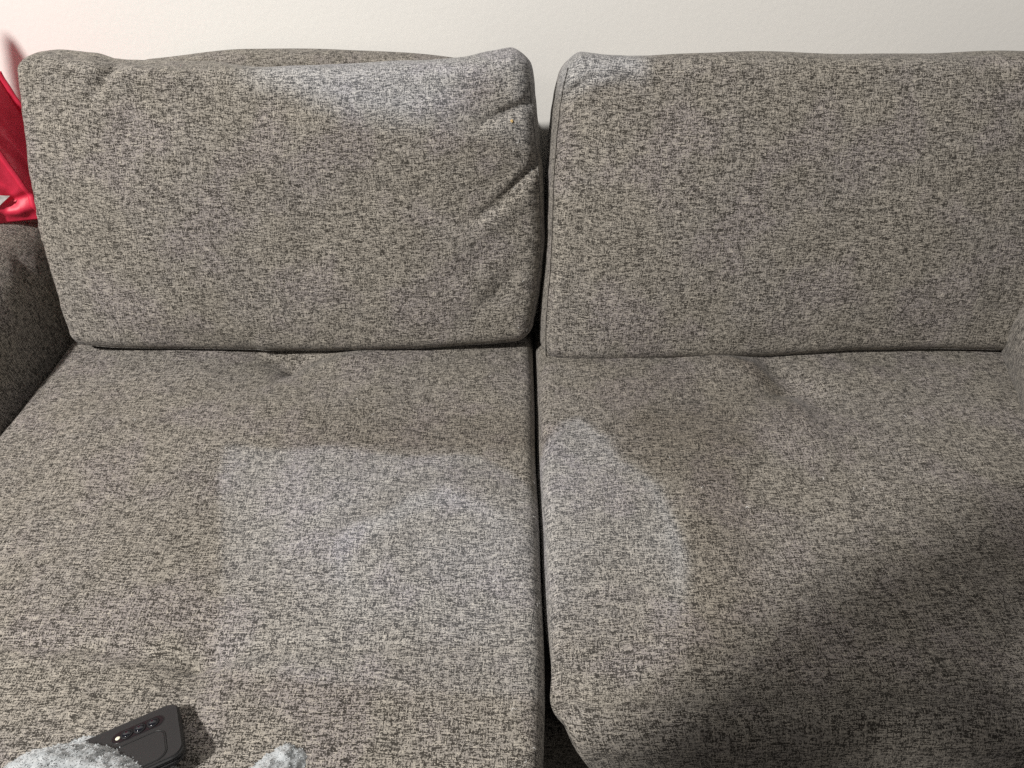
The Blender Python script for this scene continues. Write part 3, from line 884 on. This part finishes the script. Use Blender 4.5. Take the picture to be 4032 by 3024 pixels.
# ------------------------------------------------------------------ the person taking the picture, whose arm shades the right seat
def person():
    J = {}; E = []; RAD = {}
    def j(k, p, r, parent=None):
        J[k] = p; RAD[k] = r
        if parent: E.append((parent, k))
    j('pelvis', (-.43, -0.440, 0.900), (.150, .105))
    j('waist', (-.43, -0.430, 1.020), (.125, .095), 'pelvis')
    j('chest', (-.43, -0.420, 1.210), (.150, .105), 'waist')
    j('collar', (-.43, -0.420, 1.340), (.100, .075), 'chest')
    j('neck', (-.43, -0.410, 1.420), (.052, .052), 'collar')
    j('jaw', (-.43, -0.385, 1.480), (.062, .072), 'neck')
    j('brow', (-.43, -0.385, 1.570), (.075, .090), 'jaw')
    j('crown', (-.43, -0.400, 1.635), (.050, .060), 'brow')
    j('sh_a', (-.600, -.390, 1.315), (.062, .062), 'collar')
    j('el_a', (-.630, -.125, 1.235), (.052, .052), 'sh_a')
    j('wr_a', (-.478, -.038, 1.385), (.070, .068), 'el_a')
    j('pa_a', (-.435, -.020, 1.435), (.060, .040), 'wr_a')
    j('sh_b', (-.265, -.41, 1.325), (.062, .062), 'collar')
    j('el_b', (-.265, -.225, 1.13), (.046, .046), 'sh_b')
    j('wr_b', (-.385, -.105, 1.275), (.038, .036), 'el_b')
    j('pa_b', (-.415, -.065, 1.335), (.046, .028), 'wr_b')
    for sx, q in ((-1, 'a'), (1, 'b')):
        x = -.43 + sx * .095
        j('hip' + q, (x, -.44, .83), (.092, .095), 'pelvis')
        j('knee' + q, (x + sx * .01, -.42, .47), (.060, .062), 'hip' + q)
        j('calf' + q, (x + sx * .012, -.445, .33), (.054, .058), 'knee' + q)
        j('ankle' + q, (x + sx * .015, -.44, .09), (.038, .040), 'calf' + q)
        j('heel' + q, (x + sx * .015, -.45, .045), (.040, .042), 'ankle' + q)
        j('toe' + q, (x + sx * .03, -.27, .030), (.040, .028), 'heel' + q)
    for q, d, side, nrm in (('a', Vector((.60, .25, .70)), Vector((-.35, .88, .05)), Vector((.70, .25, -.66))),
                            ('b', Vector((-.15, .35, .75)), Vector((.75, .55, -.10)), Vector((.30, .75, -.30)))):
        d.normalize(); side.normalize(); nrm.normalize()
        base = Vector(J['pa_' + q])
        for k, (o, ln) in enumerate(((-.027, .058), (-.009, .070), (.009, .075), (.027, .068))):
            p0 = base + d * .035 + side * o
            p1 = p0 + d * ln * .5 + nrm * .006
            p2 = p1 + d * ln * .38 + nrm * .016
            j('f%s%d0' % (q, k), tuple(p0), (.0095, .009), 'pa_' + q)
            j('f%s%d1' % (q, k), tuple(p1), (.0088, .0088), 'f%s%d0' % (q, k))
            j('f%s%d2' % (q, k), tuple(p2), (.0078, .0078), 'f%s%d1' % (q, k))
        t0 = base + side * .040 - d * .004; t1 = t0 + side * .018 + d * .034 + nrm * .006; t2 = t1 + d * .026
        j('t%s0' % q, tuple(t0), (.0105, .0105), 'pa_' + q)
        j('t%s1' % q, tuple(t1), (.0098, .0098), 't%s0' % q)
        j('t%s2' % q, tuple(t2), (.0085, .0085), 't%s1' % q)
    names = list(J); ix = {k: i for i, k in enumerate(names)}
    me = bpy.data.meshes.new("person_frame")
    me.from_pydata([J[k] for k in names], [(ix[a_], ix[b_]) for a_, b_ in E], [])
    o = bpy.data.objects.new("person", me); COL.objects.link(o)
    sk = o.modifiers.new("skin", 'SKIN')
    for i, k in enumerate(names):
        me.skin_vertices[0].data[i].radius = RAD[k]
        me.skin_vertices[0].data[i].use_root = (k == 'pelvis')
    o.modifiers.new("smooth", 'SUBSURF').levels = 2
    bpy.context.view_layer.update()
    dg = bpy.context.evaluated_depsgraph_get()
    body = bpy.data.meshes.new_from_object(o.evaluated_get(dg))
    o.modifiers.clear(); o.data = body
    mats = [plain("skin", (.42, .26, .19), .55), plain("navy_knit", (.035, .04, .055), .9), plain("dark_denim", (.03, .035, .05), .85), plain("brown_hair", (.03, .02, .014), .6)]
    body.materials.clear()
    for m_ in mats: body.materials.append(m_)
    hands = [Vector(J['pa_a']), Vector(J['pa_b'])]; wr = [Vector(J['wr_a']), Vector(J['wr_b'])]
    for f in body.polygons:
        c_ = f.center; f.use_smooth = True
        if c_.z > 1.43:
            f.material_index = 3 if (c_.z > 1.615 or (c_.y < -.41 and c_.z > 1.50)) else 0
        elif any((c_ - w_).dot(h_ - w_) > 0 and (c_ - h_).length < .16 for h_, w_ in zip(hands, wr)):
            f.material_index = 0
        elif c_.z < .92 and c_.x < -.30 or c_.z < .5:
            f.material_index = 2 if c_.z > .1 else 3
        else:
            f.material_index = 1
    tag(o, "person in a navy knit top standing before the sofa, left forearm raised", "person")
    return o
person()

# ------------------------------------------------------------------ crumb and lint
def cushion_point(o, x, zl):
    co = np.zeros(len(o.data.vertices) * 3); o.data.vertices.foreach_get("co", co); co = co.reshape(-1, 3)
    dy = co[:, 1] - BASE[1]; dz = co[:, 2] - BASE[2]
    yl = dy * CL - dz * SL; z_ = dy * SL + dz * CL
    cand = np.where((np.hypot(co[:, 0] - x, z_ - zl) < .006) & (yl < .02))[0]
    return Vector(co[cand[np.argmin(yl[cand])]])
M_CRUMB = plain("toasted_crumb", (.62, .43, .18), .8)
bm = bmesh.new()
bmesh.ops.create_icosphere(bm, subdivisions=2, radius=.0021)
for v_ in bm.verts:
    v_.co *= 1 + .45 * mnoise.noise(v_.co * 700)
me = bpy.data.meshes.new("crumb"); bm.to_mesh(me); bm.free(); me.materials.append(M_CRUMB)
crumb = bpy.data.objects.new("crumb", me); COL.objects.link(crumb)
crumb.location = cushion_point(back_left, .003, .335) + Vector((0, -.0012, .0006))
tag(crumb, "tiny yellow crumb stuck below the upper crease of the left back cushion", "crumb")

M_LINT = plain("white_lint", (.75, .74, .72), .9, .1)
LV = []; LF = []
rl = random.Random(5)
def fibre(p, n, ln, w):
    t = n.orthogonal().normalized()
    t = t * math.cos(ln * 9e4) + n.cross(t) * math.sin(ln * 9e4)
    b = n.cross(t)
    pts = [p + n * .0006 + t * ln * (k - .5) + b * ln * .25 * math.sin(k * 5 + ln * 4e3) + n * ln * .15 * math.sin(k * 3.1) for k in (0, .2, .4, .6, .8, 1)]
    for a_, c_ in zip(pts[:-1], pts[1:]):
        i0 = len(LV)
        LV.extend([a_ - b * w, a_ + b * w, c_ + b * w, c_ - b * w, (a_ + c_) / 2 + n * w * 1.5])
        LF.extend([(i0, i0 + 1, i0 + 4), (i0 + 1, i0 + 2, i0 + 4), (i0 + 2, i0 + 3, i0 + 4), (i0 + 3, i0, i0 + 4)])
for o_, box, cnt in ((seats[0], (-.02, .03, .30, .70), 16), (seats[0], (-.60, .02, .40, .95), 10), (seats[1], (.04, .60, .45, .93), 12), (back_left, (.0, .05, .8, 1.3), 8)):
    me_ = o_.data
    ok = [v_.index for v_ in me_.vertices if box[0] < (o_.matrix_world @ v_.co).x < box[1] and box[2] < (o_.matrix_world @ v_.co).y < box[3] and (v_.normal.z > .5 or (v_.normal.y < -.5))]
    for k in rl.sample(ok, cnt):
        v_ = me_.vertices[k]
        fibre(o_.matrix_world @ v_.co, v_.normal.copy(), rl.uniform(.0025, .006), rl.uniform(.00022, .0004))
lint = mesh_obj("lint", LV, LF, M_LINT)
tag(lint, "scattered white lint fibres on the seats and along the gap", "lint", kind='stuff')
